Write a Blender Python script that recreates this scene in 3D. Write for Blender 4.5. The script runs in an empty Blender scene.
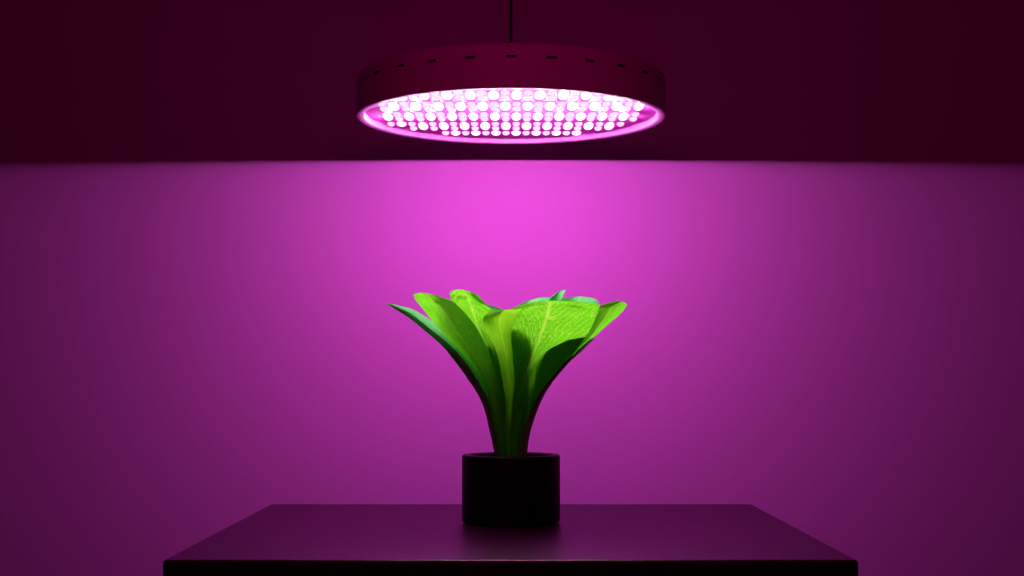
import bpy, bmesh, math, random
from mathutils import Vector, noise

random.seed(4)
sc = bpy.context.scene
col = sc.collection
PI = math.pi

# ------------------------------------------------------------------ camera, world, exposure
F_PX = 1422.2                 # focal length in pixels of the 1024 px wide frame (50 mm)
CAM_H = 0.192                 # eye height above the table top (table top is z = 0)
cam_d = bpy.data.cameras.new('camera')
cam_d.lens = 50
cam_d.sensor_width = 36
cam_d.shift_y = 90 / 1024.0
cam = bpy.data.objects.new('camera', cam_d)
col.objects.link(cam)
cam.location = (0, 0, CAM_H)
cam.rotation_euler = (PI / 2, 0, 0)
sc.camera = cam

world = bpy.data.worlds.new('dim_room')
sc.world = world
world.use_nodes = True
bg = world.node_tree.nodes['Background']
bg.inputs[0].default_value = (1.0, 0.015, 0.16, 1)
bg.inputs[1].default_value = 0.008

# added dim reddish fill light for the upper wall and lamp housing, well above and in front of the viewer's side of the table
rl = bpy.data.lights.new('fill_light', 'POINT')
rl.color = (1.0, 0.035, 0.34)
rl.energy = 1.9
rl.shadow_soft_size = 0.12
rlo = bpy.data.objects.new('fill_light', rl)
col.objects.link(rlo)
rlo.location = (0.0, 1.0, 0.75)

sc.view_settings.view_transform = 'Standard'
sc.view_settings.look = 'None'
sc.view_settings.gamma = 1.0
sc.view_settings.use_curve_mapping = False
sc.view_settings.exposure = 0.0
sc.cycles.use_denoising = True
sc.cycles.max_bounces = 8
sc.cycles.transmission_bounces = 8
sc.cycles.sample_clamp_indirect = 3.0

LED_WHITE = (1.0, 0.36, 0.98)   # broad bright lenses
LED_PINK = (1.0, 0.30, 0.66)    # small paired lenses
S_WHITE = 5.0
S_PINK = 2.6
DIODE_COLOR = (1.0, 0.80, 0.92)
DIODE_WATTS = 5.8             # shared by the point diodes


# ------------------------------------------------------------------ helpers
def mat(name, color, rough=0.5, spec=0.5, metal=0.0):
    m = bpy.data.materials.new(name)
    m.use_nodes = True
    b = m.node_tree.nodes['Principled BSDF']
    b.inputs['Base Color'].default_value = (*color, 1)
    b.inputs['Roughness'].default_value = rough
    b.inputs['Specular IOR Level'].default_value = spec
    b.inputs['Metallic'].default_value = metal
    return m


def grain(m, scale=60, amount=0.06, bump=0.02):
    """small procedural variation of roughness and surface"""
    nt = m.node_tree
    b = nt.nodes['Principled BSDF']
    tc = nt.nodes.new('ShaderNodeTexCoord')
    n = nt.nodes.new('ShaderNodeTexNoise')
    n.inputs['Scale'].default_value = scale
    n.inputs['Detail'].default_value = 4
    nt.links.new(tc.outputs['Object'], n.inputs['Vector'])
    mr = nt.nodes.new('ShaderNodeMapRange')
    r = b.inputs['Roughness'].default_value
    mr.inputs['To Min'].default_value = max(0, r - amount)
    mr.inputs['To Max'].default_value = min(1, r + amount)
    nt.links.new(n.outputs['Fac'], mr.inputs['Value'])
    nt.links.new(mr.outputs['Result'], b.inputs['Roughness'])
    bp = nt.nodes.new('ShaderNodeBump')
    bp.inputs['Strength'].default_value = bump
    bp.inputs['Distance'].default_value = 0.002
    nt.links.new(n.outputs['Fac'], bp.inputs['Height'])
    nt.links.new(bp.outputs['Normal'], b.inputs['Normal'])
    return m


def emis(name, color, strength):
    m = bpy.data.materials.new(name)
    m.use_nodes = True
    nt = m.node_tree
    nt.nodes.clear()
    o = nt.nodes.new('ShaderNodeOutputMaterial')
    e = nt.nodes.new('ShaderNodeEmission')
    e.inputs[0].default_value = (*color, 1)
    e.inputs[1].default_value = strength
    nt.links.new(e.outputs[0], o.inputs[0])
    return m


def obj(name, bm, mats, parent=None, smooth=True):
    me = bpy.data.meshes.new(name)
    bmesh.ops.recalc_face_normals(bm, faces=bm.faces)
    bm.to_mesh(me)
    bm.free()
    for p in me.polygons:
        p.use_smooth = smooth
    for m in (mats if isinstance(mats, (list, tuple)) else [mats]):
        me.materials.append(m)
    o = bpy.data.objects.new(name, me)
    col.objects.link(o)
    if parent:
        o.parent = parent
        o.location = -parent.location   # meshes are written in world coordinates
    return o


def thing(name, label, cat, loc=(0, 0, 0)):
    o = bpy.data.objects.new(name, None)
    o.empty_display_size = 0.05
    col.objects.link(o)
    o.location = loc
    o['label'] = label
    o['category'] = cat
    return o


def box(bm, x0, x1, y0, y1, z0, z1, bevel=0.0, seg=3):
    r = bmesh.ops.create_cube(bm, size=1)
    vs = r['verts']
    for v in vs:
        v.co = Vector(((x0 + x1) / 2 + v.co.x * (x1 - x0), (y0 + y1) / 2 + v.co.y * (y1 - y0), (z0 + z1) / 2 + v.co.z * (z1 - z0)))
    if bevel:
        es = list({e for v in vs for e in v.link_edges})
        bmesh.ops.bevel(bm, geom=es, offset=bevel, segments=seg, profile=0.5, affect='EDGES')


def lathe(bm, prof, cx, cy, n=96, close_start=False, close_end=False):
    rings = []
    for r, z in prof:
        if r < 1e-6:
            rings.append([bm.verts.new((cx, cy, z))])
        else:
            rings.append([bm.verts.new((cx + r * math.cos(2 * PI * i / n), cy + r * math.sin(2 * PI * i / n), z)) for i in range(n)])
    for a, b in zip(rings, rings[1:]):
        for i in range(n):
            j = (i + 1) % n
            if len(a) == 1 and len(b) == 1:
                continue
            if len(a) == 1:
                bm.faces.new((a[0], b[j], b[i]))
            elif len(b) == 1:
                bm.faces.new((a[i], a[j], b[0]))
            else:
                bm.faces.new((a[i], a[j], b[j], b[i]))
    return rings


def arc(cx, cz, r, a0, a1, n=5):
    return [(cx + r * math.cos(math.radians(a0 + (a1 - a0) * k / n)), cz + r * math.sin(math.radians(a0 + (a1 - a0) * k / n))) for k in range(n + 1)]


# ------------------------------------------------------------------ materials
M_wall = grain(mat('wall_paint', (0.86, 0.10, 0.82), 0.9, 0.1), 25, 0.05, 0.03)
M_floor = grain(mat('dark_floor', (0.05, 0.012, 0.04), 0.6, 0.3), 12)
M_ceil = grain(mat('ceiling_paint', (0.5, 0.1, 0.4), 0.9, 0.1), 20)
M_table = grain(mat('black_table_lacquer', (0.040, 0.0003, 0.028), 0.36, 0.28), 180, 0.01, 0.0)
M_table.node_tree.nodes['Principled BSDF'].inputs['Specular Tint'].default_value = (1.0, 0.08, 0.55, 1)
M_pot = grain(mat('black_pot_plastic', (0.006, 0.003, 0.005), 0.55, 0.25), 220, 0.05, 0.02)
M_soil = grain(mat('dark_soil', (0.012, 0.008, 0.006), 0.95, 0.1), 120, 0.03, 0.8)
M_housing = grain(mat('lamp_housing_coat', (0.85, 0.04, 0.62), 0.5, 0.3), 150, 0.04, 0.01)
M_rim = grain(mat('lamp_rim_coat', (0.6, 0.10, 0.5), 0.5, 0.3), 150, 0.04, 0.01)
M_slot = mat('slot_dark', (0.25, 0.02, 0.22), 0.7, 0.2)
M_plate = grain(mat('diode_board_coat', (0.95, 0.07, 0.80), 0.5, 0.3), 100, 0.03, 0.01)
M_cord = mat('cord_rubber', (0.02, 0.004, 0.02), 0.6, 0.3)
M_ledw = emis('diode_white', LED_WHITE, S_WHITE)
M_ledp = emis('diode_pink', LED_PINK, S_PINK)


def leaf_mat(name, base, vein, deep, trans=0.6):
    m = bpy.data.materials.new(name)
    m.use_nodes = True
    nt = m.node_tree
    L = nt.links.new
    b = nt.nodes['Principled BSDF']
    out = nt.nodes['Material Output']
    uv = nt.nodes.new('ShaderNodeUVMap')
    uv.uv_map = 'leaf_uv'
    sep = nt.nodes.new('ShaderNodeSeparateXYZ')
    L(uv.outputs[0], sep.inputs[0])

    def math_(op, a, b_=None, c=None):
        n = nt.nodes.new('ShaderNodeMath')
        n.operation = op
        for i, v in enumerate((a, b_, c)):
            if v is None:
                continue
            if isinstance(v, (int, float)):
                n.inputs[i].default_value = v
            else:
                L(v, n.inputs[i])
        return n.outputs[0]

    # u in -1..1 across, v in 0..1 along the midrib
    au = math_('ABSOLUTE', sep.outputs[0])
    tc = nt.nodes.new('ShaderNodeTexCoord')
    nz = nt.nodes.new('ShaderNodeTexNoise')
    nz.inputs['Scale'].default_value = 30
    nz.inputs['Detail'].default_value = 3
    L(tc.outputs['Object'], nz.inputs['Vector'])
    wob = math_('MULTIPLY', math_('SUBTRACT', nz.outputs['Fac'], 0.5), 0.9)
    # side veins leave the midrib and rise towards the edge
    ph = math_('ADD', math_('MULTIPLY', math_('SUBTRACT', sep.outputs[1], math_('MULTIPLY', au, 0.75)), 11.0), math_('MULTIPLY', wob, 1.0))
    saw = math_('ABSOLUTE', math_('SUBTRACT', math_('FRACT', ph), 0.5))
    side = nt.nodes.new('ShaderNodeMapRange')
    side.interpolation_type = 'SMOOTHSTEP'
    side.inputs['From Min'].default_value = 0.0
    side.inputs['From Max'].default_value = 0.08
    side.inputs['To Min'].default_value = 0.65
    side.inputs['To Max'].default_value = 0.0
    L(saw, side.inputs['Value'])
    mid = nt.nodes.new('ShaderNodeMapRange')
    mid.interpolation_type = 'SMOOTHSTEP'
    mid.inputs['From Min'].default_value = 0.01
    mid.inputs['From Max'].default_value = 0.065
    mid.inputs['To Min'].default_value = 0.55
    mid.inputs['To Max'].default_value = 0.0
    L(au, mid.inputs['Value'])
    # fine crinkles between the veins, stretched along the leaf
    mp = nt.nodes.new('ShaderNodeMapping')
    mp.inputs['Scale'].default_value = (3.2, 6, 1)
    add = nt.nodes.new('ShaderNodeVectorMath')
    add.operation = 'MULTIPLY_ADD'
    L(nz.outputs['Color'], add.inputs[0])
    add.inputs[1].default_value = (0.30, 0.12, 0)
    L(add.outputs[0], mp.inputs[0])
    vo = nt.nodes.new('ShaderNodeTexVoronoi')
    vo.feature = 'DISTANCE_TO_EDGE'
    L(mp.outputs[0], vo.inputs['Vector'])
    cr = nt.nodes.new('ShaderNodeMapRange')
    cr.interpolation_type = 'SMOOTHSTEP'
    cr.inputs['From Min'].default_value = 0.0
    cr.inputs['From Max'].default_value = 0.06
    cr.inputs['To Min'].default_value = 0.75
    cr.inputs['To Max'].default_value = 0.0
    L(vo.outputs['Distance'], cr.inputs['Value'])
    cv = nt.nodes.new('ShaderNodeCombineXYZ')
    L(sep.outputs[0], cv.inputs[0])
    L(math_('SUBTRACT', sep.outputs[1], math_('MULTIPLY', au, 0.55)), cv.inputs[1])
    L(cv.outputs[0], add.inputs[2])
    vein_f = math_('MAXIMUM', math_('MAXIMUM', side.outputs[0], cr.outputs[0]), mid.outputs[0])
    # patches of deeper green
    n2 = nt.nodes.new('ShaderNodeTexNoise')
    n2.inputs['Scale'].default_value = 55
    n2.inputs['Detail'].default_value = 5
    L(tc.outputs['Object'], n2.inputs['Vector'])
    mixa = nt.nodes.new('ShaderNodeMix')
    mixa.data_type = 'RGBA'
    L(n2.outputs['Fac'], mixa.inputs[0])
    mixa.inputs[6].default_value = (*deep, 1)
    mixa.inputs[7].default_value = (*base, 1)
    mixb = nt.nodes.new('ShaderNodeMix')
    mixb.data_type = 'RGBA'
    L(vein_f, mixb.inputs[0])
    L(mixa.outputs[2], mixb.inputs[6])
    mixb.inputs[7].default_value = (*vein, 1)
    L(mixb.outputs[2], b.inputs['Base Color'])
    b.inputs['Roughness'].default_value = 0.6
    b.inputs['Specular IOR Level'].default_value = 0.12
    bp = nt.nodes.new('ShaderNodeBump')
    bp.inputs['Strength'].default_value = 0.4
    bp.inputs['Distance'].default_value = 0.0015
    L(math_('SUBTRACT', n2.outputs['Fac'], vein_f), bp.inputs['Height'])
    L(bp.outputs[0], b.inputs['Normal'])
    tr = nt.nodes.new('ShaderNodeBsdfTranslucent')
    L(mixb.outputs[2], tr.inputs[0])
    L(bp.outputs[0], tr.inputs[1])
    ms = nt.nodes.new('ShaderNodeMixShader')
    ms.inputs[0].default_value = trans
    L(b.outputs[0], ms.inputs[1])
    L(tr.outputs[0], ms.inputs[2])
    L(ms.outputs[0], out.inputs[0])
    return m


M_leaf = leaf_mat('fresh_leaf', (0.15, 0.92, 0.006), (0.50, 1.0, 0.09), (0.09, 0.70, 0.003), 0.72)
M_teal = leaf_mat('cool_leaf', (0.12, 0.85, 0.15), (0.30, 0.95, 0.30), (0.07, 0.62, 0.09), 0.3)
M_fold = leaf_mat('fold_leaf', (0.30, 0.97, 0.012), (0.60, 1.0, 0.06), (0.12, 0.70, 0.006), 0.7)
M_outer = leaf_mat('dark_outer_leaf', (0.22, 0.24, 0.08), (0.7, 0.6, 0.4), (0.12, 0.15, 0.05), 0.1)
M_shade_blade = leaf_mat('shade_blade', (0.04, 0.28, 0.01), (0.08, 0.36, 0.02), (0.02, 0.15, 0.005), 0.15)  # dark, barely translucent, for the added blades that shade the front leaves

# ------------------------------------------------------------------ the setting
WALL_Y = 2.28
FLOOR_Z = -0.75
CEIL_Z = 1.85
bm = bmesh.new()
box(bm, -3.2, 3.2, WALL_Y, WALL_Y + 0.1, FLOOR_Z - 0.05, CEIL_Z + 0.05)
w = obj('wall_back', bm, M_wall, smooth=False)
w['kind'] = 'structure'
w['label'] = 'plain smooth wall glowing magenta behind the table'
bm = bmesh.new()
box(bm, -3.2, 3.2, -1.2, WALL_Y, FLOOR_Z - 0.05, FLOOR_Z)
f = obj('floor', bm, M_floor, smooth=False)
f['kind'] = 'structure'
f['label'] = 'dark floor under the black table'
bm = bmesh.new()
box(bm, -3.2, 3.2, -1.2, WALL_Y, CEIL_Z, CEIL_Z + 0.05)
c = obj('ceiling', bm, M_ceil, smooth=False)
c['kind'] = 'structure'
c['label'] = 'plain ceiling above the hanging lamp'

# ------------------------------------------------------------------ table
TX0, TX1, TY0, TY1 = -0.3690, 0.3660, 1.500, 2.167
TH = 0.045
tbl = thing('table', 'wide low-gloss black table with sharp thin top under the potted plant', 'table', (0, (TY0 + TY1) / 2, FLOOR_Z))
bm = bmesh.new()
box(bm, TX0, TX1, TY0, TY1, -TH, 0, 0.0040, 5)
obj('tabletop', bm, M_table, tbl, smooth=False)
bm = bmesh.new()
for a in ((TX0 + 0.03, TX1 - 0.03, TY0 + 0.03, TY0 + 0.05), (TX0 + 0.03, TX1 - 0.03, TY1 - 0.05, TY1 - 0.03),
          (TX0 + 0.03, TX0 + 0.05, TY0 + 0.05, TY1 - 0.05), (TX1 - 0.05, TX1 - 0.03, TY0 + 0.05, TY1 - 0.05)):
    box(bm, *a, -TH - 0.07, -TH)
obj('apron', bm, M_table, tbl, smooth=False)
for sx in (TX0 + 0.02, TX1 - 0.07):
    for sy in (TY0 + 0.02, TY1 - 0.07):
        bm = bmesh.new()
        box(bm, sx, sx + 0.05, sy, sy + 0.05, FLOOR_Z, -TH, 0.002, 2)
        obj('leg', bm, M_table, tbl, smooth=False)

# ------------------------------------------------------------------ potted plant
PX, PY = -0.0013, 1.885
plant = thing('potted_plant', 'bright green broad-leaved plant in a round black pot on the table', 'plant', (PX, PY, 0))
R, HP, WT = 0.0650, 0.0908, 0.011
prof = [(0, 0.0006), (R - 0.006, 0.0006)] + arc(R - 0.005, 0.0056, 0.005, -90, 0)[1:] + \
    arc(R - 0.003, HP - 0.003, 0.003, 0, 90) + arc(R - WT + 0.003, HP - 0.003, 0.003, 90, 180) + \
    [(R - WT, 0.012), (0, 0.012)]
bm = bmesh.new()
lathe(bm, prof, PX, PY)
pot = obj('pot', bm, M_pot, plant)
pot['label'] = 'round straight-sided black pot with thick rim'
bm = bmesh.new()
rings = lathe(bm, [(R - WT - 0.0003, 0.012), (R - WT - 0.0003, 0.078)] + [((R - WT) * k / 8, 0.078) for k in range(7, -1, -1)], PX, PY, 48)
for rg in rings[2:]:
    for v in rg:
        v.co.z += 0.003 * noise.noise(v.co * 90) - 0.001
obj('soil', bm, M_soil, plant)


def P(px, py, d):
    D = PY + d
    return Vector(((px - 512) * D / F_PX, D, CAM_H + (378 - py) * D / F_PX))


def cat(p, t):
    n = len(p) - 1
    x = min(max(t, 0), 1) * n
    i = min(int(x), n - 1)
    f_ = x - i
    p0 = p[i - 1] if i else p[0] * 2 - p[1]
    p3 = p[i + 2] if i + 2 <= n else p[n] * 2 - p[n - 1]
    p1, p2 = p[i], p[i + 1]
    return 0.5 * ((2 * p1) + (p2 - p0) * f_ + (2 * p0 - 5 * p1 + 4 * p2 - p3) * f_ ** 2 + (3 * p1 - p0 - 3 * p2 + p3) * f_ ** 3)


def leaf(rows, material, ruffle=1.0, seed=0, label=None, nu=28, nv=72):
    """rows: base to tip, each (left, mid, right) as world points of the blade's two edges and midrib"""
    Ls = [P(*r[0]) for r in rows]
    Ms = [P(*r[1]) for r in rows]
    Rs = [P(*r[2]) for r in rows]
    bm = bmesh.new()
    uvl = bm.loops.layers.uv.new('leaf_uv')
    grid = []
    for j in range(nv + 1):
        t = j / nv
        a, m, b = cat(Ls, t), cat(Ms, t), cat(Rs, t)
        row = []
        wdt = (b - a).length
        for i in range(nu + 1):
            u = -1 + 2 * i / nu
            p = a * (u * (u - 1) / 2) + m * (1 - u * u) + b * (u * (u + 1) / 2)
            e = abs(u) ** 1.5
            n1 = noise.noise(Vector((u * 2.2 + seed * 7.1, t * 7, seed)))
            n2 = noise.noise(Vector((u * 5 + seed * 3.7, t * 17, seed + 5)))
            n3 = noise.noise(Vector((u * 1.1 + seed * 7.1, t * 22, seed + 9)))
            k = ruffle * min(1, wdt / 0.06) * t
            p = p + Vector((0.0018 * n2 * k, (0.008 * n1 + 0.0025 * n2) * k + 0.003 * n3 * k * e, (0.0018 * n3 + 0.001 * n2) * k))
            # slightly ragged edge
            if abs(u) > 0.9 and t > 0.45:
                p.x += 0.0009 * noise.noise(Vector((t * 60, seed, u))) * (1 if u > 0 else -1)
                p.z += 0.0007 * noise.noise(Vector((t * 75, seed + 3, u)))
            if t > 0.97:
                p.z += 0.0008 * noise.noise(Vector((u * 14, seed + 8, 1)))
            # raised midrib on the outside
            p.y -= 0.0015 * math.exp(-(u / 0.09) ** 2) * (1 - 0.6 * t)
            row.append((bm.verts.new(p), u, t))
        grid.append(row)
    for j in range(nv):
        for i in range(nu):
            q = (grid[j][i], grid[j][i + 1], grid[j + 1][i + 1], grid[j + 1][i])
            fc = bm.faces.new([x[0] for x in q])
            for lp, x in zip(fc.loops, q):
                lp[uvl].uv = (x[1], x[2])
    o = obj('leaf', bm, material, plant)
    if label:
        o['label'] = label
    return o


def rows(*spec):
    """spec rows: (Lx, Ly, Ld, Mx, My, Md, Rx, Ry, Rd)"""
    return [((r[0], r[1], r[2]), (r[3], r[4], r[5]), (r[6], r[7], r[8])) for r in spec]


# left front blade with a long diagonal side
leaf(rows((500, 464, -.008, 502, 464, -.014, 506, 464, -.012),
          (493, 425, -.018, 497, 425, -.028, 504, 425, -.016),
          (486, 391, -.042, 491, 389, -.048, 500, 390, -.018),
          (467, 359, -.062, 474, 356, -.068, 491, 358, -.026),
          (447, 338, -.076, 457, 332, -.086, 479, 332, -.044),
          (429, 317, -.074, 443, 310, -.098, 466, 314, -.058),
          (418, 303, -.078, 431, 299, -.108, 455, 303, -.076),
          (413, 295, -.080, 426, 293, -.112, 450, 300, -.086)), M_leaf, 0.6, 1)
# second blade with the rounded top
leaf(rows((501, 464, -.008, 504, 464, -.012, 507, 464, -.010),
          (496, 425, -.006, 501, 425, -.014, 507, 425, -.010),
          (486, 388, -.002, 496, 388, -.014, 507, 390, -.010),
          (474, 356, -.002, 488, 352, -.018, 506, 358, -.014),
          (462, 332, -.004, 478, 326, -.026, 503, 332, -.022),
          (455, 312, -.012, 471, 307, -.044, 499, 317, -.034),
          (451, 300, -.020, 467, 296, -.056, 491, 309, -.044),
          (450, 291.5, -.026, 462, 289.5, -.062, 478, 295, -.050)), M_leaf, 0.7, 2)
# folded centre strip
leaf(rows((505, 464, -.016, 507, 464, -.020, 510, 464, -.016),
          (506, 435, -.026, 508.5, 435, -.032, 510.5, 435, -.026),
          (506, 405, -.050, 509, 405, -.056, 512.5, 403, -.050),
          (502, 379, -.062, 508.5, 378, -.072, 514.5, 380, -.060),
          (496, 350, -.072, 505, 350, -.086, 512.5, 354, -.070),
          (486, 331, -.076, 500, 328, -.096, 511.5, 332, -.078),
          (483, 318, -.078, 500, 315, -.104, 517, 315, -.084),
          (491, 311, -.078, 505, 309.5, -.108, 522, 309.5, -.088)), M_fold, 0.5, 3)
# large right blade
leaf(rows((509, 464, -.008, 514, 464, -.014, 520, 464, -.008),
          (508, 430, -.006, 516, 430, -.022, 526, 430, -.008),
          (507, 395, -.006, 520, 395, -.034, 539, 398, -.010),
          (506, 365, -.012, 529, 365, -.050, 559, 370, -.018),
          (505, 340, -.028, 539, 338, -.068, 579, 346, -.034),
          (504, 325, -.044, 546, 319, -.090, 591, 328, -.052),
          (504, 315, -.054, 549, 308, -.104, 597, 315, -.066),
          (508, 310, -.060, 549, 300.5, -.112, 600, 305, -.076)), M_leaf, 0.5, 4, nu=44)
# hidden blades added just behind the front ones to block light and shade them
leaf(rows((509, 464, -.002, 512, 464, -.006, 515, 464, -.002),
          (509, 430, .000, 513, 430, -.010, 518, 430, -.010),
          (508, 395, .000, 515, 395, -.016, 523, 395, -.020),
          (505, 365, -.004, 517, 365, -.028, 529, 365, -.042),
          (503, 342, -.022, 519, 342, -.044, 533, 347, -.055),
          (505, 326, -.040, 518, 323, -.056, 530, 336, -.062)), M_shade_blade, 0.15, 14, 'dark hidden blade added to shade the leaf in front', nu=20)
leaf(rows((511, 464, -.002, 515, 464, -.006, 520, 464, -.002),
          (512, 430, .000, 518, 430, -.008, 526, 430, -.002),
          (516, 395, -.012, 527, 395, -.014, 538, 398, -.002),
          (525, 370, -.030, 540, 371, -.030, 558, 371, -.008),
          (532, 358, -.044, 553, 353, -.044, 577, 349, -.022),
          (538, 355, -.050, 562, 343, -.056, 589, 331, -.038)), M_shade_blade, 0.3, 15, 'dark hidden blade added to shade the leaf in front', nu=30)
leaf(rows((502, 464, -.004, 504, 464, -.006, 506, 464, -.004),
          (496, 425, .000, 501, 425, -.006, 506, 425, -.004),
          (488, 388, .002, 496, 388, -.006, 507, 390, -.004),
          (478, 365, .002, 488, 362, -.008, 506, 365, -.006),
          (471, 350, -.002, 484, 346, -.018, 504, 345, -.014)), M_shade_blade, 0.4, 16, 'dark hidden blade added to shade the leaf in front')
# pointed right blade
leaf(rows((518, 464, -.002, 521, 464, -.004, 525, 464, .000),
          (523, 430, -.004, 527, 430, -.006, 530, 430, .000),
          (536, 395, -.006, 540, 395, -.010, 543.5, 393, -.002),
          (557, 367, -.010, 561, 366, -.016, 564.5, 365, -.006),
          (579, 341, -.020, 587, 340, -.026, 592, 339, -.014),
          (593, 318, -.034, 603, 320, -.040, 611, 322, -.026),
          (600, 306, -.044, 613, 306, -.050, 622, 312, -.036),
          (614, 301, -.048, 622, 301.5, -.052, 627.5, 304.5, -.042)), M_leaf, 0.5, 5)
# narrow teal blade reaching furthest left
leaf(rows((496, 464, .002, 498, 464, -.002, 501, 464, .002),
          (491, 430, .002, 493, 430, -.004, 497, 430, .002),
          (483, 400, .000, 486, 400, -.008, 491, 400, .002),
          (465, 374, -.006, 470, 371, -.014, 475, 368, .000),
          (447, 351, -.014, 451, 346, -.022, 456, 343, -.004),
          (425, 331, -.020, 429, 328, -.028, 434, 323, -.008),
          (406, 316, -.026, 410, 313, -.032, 415, 310.5, -.014),
          (386, 304, -.030, 390, 304, -.032, 396, 304.8, -.026)), M_teal, 0.3, 6, 'narrow bluish-green leaf')
# dark outermost blades hugging both flanks of the stem
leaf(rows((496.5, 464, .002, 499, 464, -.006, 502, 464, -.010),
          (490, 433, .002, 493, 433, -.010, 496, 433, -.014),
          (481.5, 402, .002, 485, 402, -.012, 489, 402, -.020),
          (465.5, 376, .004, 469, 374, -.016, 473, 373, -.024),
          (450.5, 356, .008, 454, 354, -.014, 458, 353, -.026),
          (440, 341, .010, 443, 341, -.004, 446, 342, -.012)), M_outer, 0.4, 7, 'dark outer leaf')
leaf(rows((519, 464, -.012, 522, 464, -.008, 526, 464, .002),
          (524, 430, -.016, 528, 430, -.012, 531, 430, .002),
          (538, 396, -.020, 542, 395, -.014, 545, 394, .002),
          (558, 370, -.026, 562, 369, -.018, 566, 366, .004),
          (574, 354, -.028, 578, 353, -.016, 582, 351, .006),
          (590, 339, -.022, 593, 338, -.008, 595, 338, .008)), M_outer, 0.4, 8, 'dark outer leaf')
# blades leaning away at the back, only their teal tips show above the front ones
leaf(rows((512, 464, .010, 516, 464, .016, 520, 464, .012),
          (506, 425, .012, 517, 425, .022, 530, 425, .014),
          (500, 385, .020, 520, 385, .036, 545, 386, .022),
          (500, 350, .030, 526, 348, .052, 560, 352, .034),
          (506, 325, .040, 532, 322, .066, 566, 324, .046),
          (511, 312, .054, 536, 305, .090, 560, 306, .064),
          (520, 304, .066, 538, 298, .108, 553, 297.5, .080)), M_teal, 0.6, 9, 'bluish-green leaf at the back')
leaf(rows((510, 464, .014, 514, 464, .020, 518, 464, .016),
          (512, 425, .020, 520, 425, .028, 528, 425, .022),
          (520, 385, .034, 530, 385, .044, 540, 385, .036),
          (530, 350, .046, 541, 349, .060, 552, 349, .050),
          (539, 320, .056, 548, 316, .072, 562, 317, .062),
          (547, 302, .070, 554, 297, .094, 562, 299, .082),
          (557, 292.5, .088, 561, 290.5, .104, 566, 290, .098)), M_teal, 0.4, 10, 'pointed bluish-green leaf at the back')
leaf(rows((516, 464, .006, 520, 464, .012, 523, 464, .008),
          (519, 425, .010, 523, 425, .016, 527, 425, .010),
          (526, 390, .014, 534, 388, .024, 542, 388, .016),
          (540, 354, .020, 556, 352, .038, 573, 352, .022),
          (552, 322, .030, 575, 318, .056, 592, 320, .034),
          (556, 305, .042, 578, 302, .080, 599, 306, .052),
          (562, 298.5, .054, 582, 296.5, .096, 597, 299.5, .066)), M_teal, 0.4, 11, 'bluish-green leaf at the back')
leaf(rows((500, 464, .012, 505, 464, .018, 510, 464, .014),
          (492, 425, .014, 502, 425, .024, 512, 425, .016),
          (478, 385, .020, 496, 385, .036, 514, 385, .022),
          (468, 350, .026, 490, 348, .050, 514, 350, .032),
          (466, 325, .030, 486, 322, .060, 512, 324, .040),
          (468, 310, .032, 484, 308, .064, 509, 314, .044),
          (472, 304, .034, 486, 304, .064, 503, 309.5, .046)), M_teal, 0.5, 12, 'bluish-green leaf at the back')

# ------------------------------------------------------------------ grow lamp
LX, LY, LZ = -0.0014, 1.93, 0.544 - 0.0            # lip plane height set below
LZ = CAM_H + 0.352
RO, RI = 0.2085, 0.1985
HT = 0.0560
lamp = thing('grow_lamp', 'round pink diode grow lamp hanging on a thin cord above the plant', 'lamp', (LX, LY, LZ))

# housing: side wall with recessed vent slots, bevelled top edge, flat top
NS = 26
fr = [0.0, 0.30, 0.42, 0.50, 0.58, 0.70, 1.0]
sub = [-0.5, -0.35, -0.2, -0.128, -0.02, 0.02, 0.128, 0.2, 0.35]
angs = []
for s in range(NS):
    base = -PI / 2 + s * 2 * PI / NS
    for q in sub:
        angs.append((base + q * 2 * PI / NS, abs(q) <= 0.1281 and q < 0.128))
zs = [0.0, 0.010, 0.0245, 0.0355, 0.0392, 0.0440]
bm = bmesh.new()
n = len(angs)
prof = [(RO, z) for z in zs] + arc(RO - 0.010, HT - 0.010, 0.010, 12, 90, 6) + [(RO * 0.6, HT), (0.02, HT + 0.001)]
RGS = []
for r, z in prof:
    RGS.append([bm.verts.new((LX + r * math.cos(a[0]), LY + r * math.sin(a[0]), LZ + z)) for a in angs])
slots = []
for k in range(len(RGS) - 1):
    for i in range(n):
        j = (i + 1) % n
        fc = bm.faces.new((RGS[k][i], RGS[k][j], RGS[k + 1][j], RGS[k + 1][i]))
        if k == 3 and angs[i][1]:
            slots.append(fc)
bm.faces.new(RGS[-1])
bm.normal_update()
# push the slots inward to make real recesses
groups = []
for s in range(0, len(slots), 3):
    groups.append(slots[s:s + 3])
for g in groups:
    r = bmesh.ops.extrude_face_region(bm, geom=g)
    vs = [x for x in r['geom'] if isinstance(x, bmesh.types.BMVert)]
    fs = [x for x in r['geom'] if isinstance(x, bmesh.types.BMFace)]
    for v in vs:
        d = Vector((LX - v.co.x, LY - v.co.y, 0)).normalized()
        v.co += d * 0.005
    for f_ in fs:
        f_.material_index = 1
    for e in [x for x in r['geom'] if isinstance(x, bmesh.types.BMEdge)]:
        for f_ in e.link_faces:
            f_.material_index = 1
    bmesh.ops.delete(bm, geom=[f_ for f_ in g if f_.is_valid], context='FACES_ONLY')
hs = obj('housing', bm, [M_housing, M_slot], lamp)
em = hs.modifiers.new('edges', 'EDGE_SPLIT')
em.split_angle = math.radians(50)
hs['label'] = 'dark maroon drum housing with a row of small vent slots'

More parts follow.
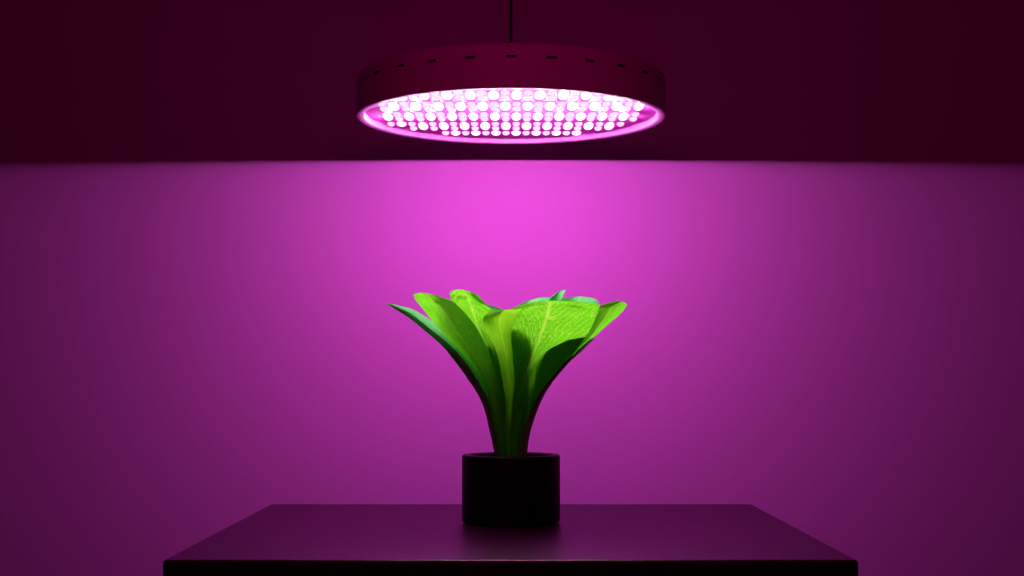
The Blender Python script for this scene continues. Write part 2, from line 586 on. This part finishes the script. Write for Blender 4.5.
# bottom rim ring with rounded lip
bm = bmesh.new()
PLZ = 0.0080
prof = [(RO, LZ + 0.0002), (RO - 0.0008, LZ - 0.0006), (RI + 0.0008, LZ - 0.0006), (RI, LZ), (RI - 0.001, LZ + PLZ), (RI - 0.001, LZ + PLZ + 0.004), (RO - 0.002, LZ + PLZ + 0.004), (RO - 0.002, LZ + 0.0002)]
lathe(bm, prof, LX, LY, 160)
rim = obj('rim', bm, M_rim, lamp)
rim['label'] = 'pale flat ring around the light face'
rim.modifiers.new('edges', 'EDGE_SPLIT').split_angle = math.radians(40)
# diode board
bm = bmesh.new()
lathe(bm, [(0, LZ + PLZ + 0.003), (RI - 0.0012, LZ + PLZ + 0.003), (RI - 0.0012, LZ + PLZ), (0, LZ + PLZ)], LX, LY, 128)
obj('diode_board', bm, M_plate, lamp, smooth=False)
# hanger on top and cord
bm = bmesh.new()
lathe(bm, [(0, LZ + HT + 0.0008), (0.018, LZ + HT + 0.0008), (0.018, LZ + HT + 0.006), (0.008, LZ + HT + 0.012), (0.0035, LZ + HT + 0.022), (0, LZ + HT + 0.022)], LX, LY, 32)
obj('cord_socket', bm, M_slot, lamp)
bm = bmesh.new()
lathe(bm, [(0, LZ + HT + 0.012), (0.0019, LZ + HT + 0.012), (0.0019, CEIL_Z - 0.02), (0, CEIL_Z - 0.02)], LX, LY, 16)
obj('cord', bm, M_cord, lamp)
bm = bmesh.new()
lathe(bm, [(0, CEIL_Z - 0.0005), (0.05, CEIL_Z - 0.0005), (0.05, CEIL_Z - 0.015), (0.02, CEIL_Z - 0.028), (0, CEIL_Z - 0.028)], LX, LY, 40)
obj('ceiling_rose', bm, M_slot, lamp)


# diodes: oblong lenses in a chequer of broad single ones and small pairs
def lens_mesh(name, ax, ay, h, material, sq):
    bm = bmesh.new()
    NA, NR = 20, 5
    rings_ = []
    for k in range(NR):
        e = (PI / 2) * k / NR
        rings_.append([])
        for i in range(NA):
            a = 2 * PI * i / NA
            ca, sa = math.cos(a), math.sin(a)
            rr = (abs(ca) ** sq + abs(sa) ** sq) ** (-1 / sq)
            rings_[-1].append(bm.verts.new((ax * rr * ca * math.cos(e), ay * rr * sa * math.cos(e), -h * math.sin(e))))
    top = bm.verts.new((0, 0, -h))
    for k in range(NR - 1):
        for i in range(NA):
            j = (i + 1) % NA
            bm.faces.new((rings_[k][i], rings_[k][j], rings_[k + 1][j], rings_[k + 1][i]))
    for i in range(NA):
        bm.faces.new((rings_[-1][i], rings_[-1][(i + 1) % NA], top))
    bm.faces.new(list(reversed(rings_[0])))
    bmesh.ops.recalc_face_normals(bm, faces=bm.faces)
    me = bpy.data.meshes.new(name)
    bm.to_mesh(me)
    bm.free()
    for p in me.polygons:
        p.use_smooth = True
    me.materials.append(material)
    return me


PITCH = 0.01475
DH = 0.0037
ME_BIG = lens_mesh('broad_diode', 0.0066, 0.027, DH, M_ledw, 2.3)
ME_HALF = lens_mesh('broad_diode_short', 0.0066, 0.014, DH, M_ledw, 2.3)
ME_SM = lens_mesh('small_diode', 0.0052, 0.0115, DH, M_ledp, 2.3)
RMAX = 0.194
SPOTS = []


def put(me, name, x, y):
    o = bpy.data.objects.new(name, me)
    col.objects.link(o)
    o.parent = lamp
    o.location = (x, y, PLZ + 0.0001)


for row in range(-3, 4):
    for k in range(-13, 13):
        x = (k + 0.5) * PITCH
        y = row * 5 * PITCH + 0.026
        if abs(x) > 0.181:
            continue
        bright = (k + row) % 2 == 0
        halves = [y - 0.0175, y + 0.0175]
        ok = [math.hypot(x, abs(h) + (0.010 if not bright else 0.012)) < RMAX for h in halves]
        if bright:
            if all(ok):
                put(ME_BIG, 'broad_diode', x, y)
                if y < 0.08:
                    SPOTS.append((x, y))
            else:
                for h, g in zip(halves, ok):
                    if g:
                        put(ME_HALF, 'broad_diode', x, h)
        else:
            for h, g in zip(halves, ok):
                if g:
                    put(ME_SM, 'small_diode', x, h)


# small light points at the tips of the broad lenses
for x_, y_ in SPOTS:
    ld = bpy.data.lights.new('diode_light', 'POINT')
    ld.color = DIODE_COLOR
    ld.energy = DIODE_WATTS / len(SPOTS)
    ld.shadow_soft_size = 0.002
    lo = bpy.data.objects.new('diode_light', ld)
    col.objects.link(lo)
    lo.parent = lamp
    lo.location = (x_, y_, PLZ - DH - 0.0012)
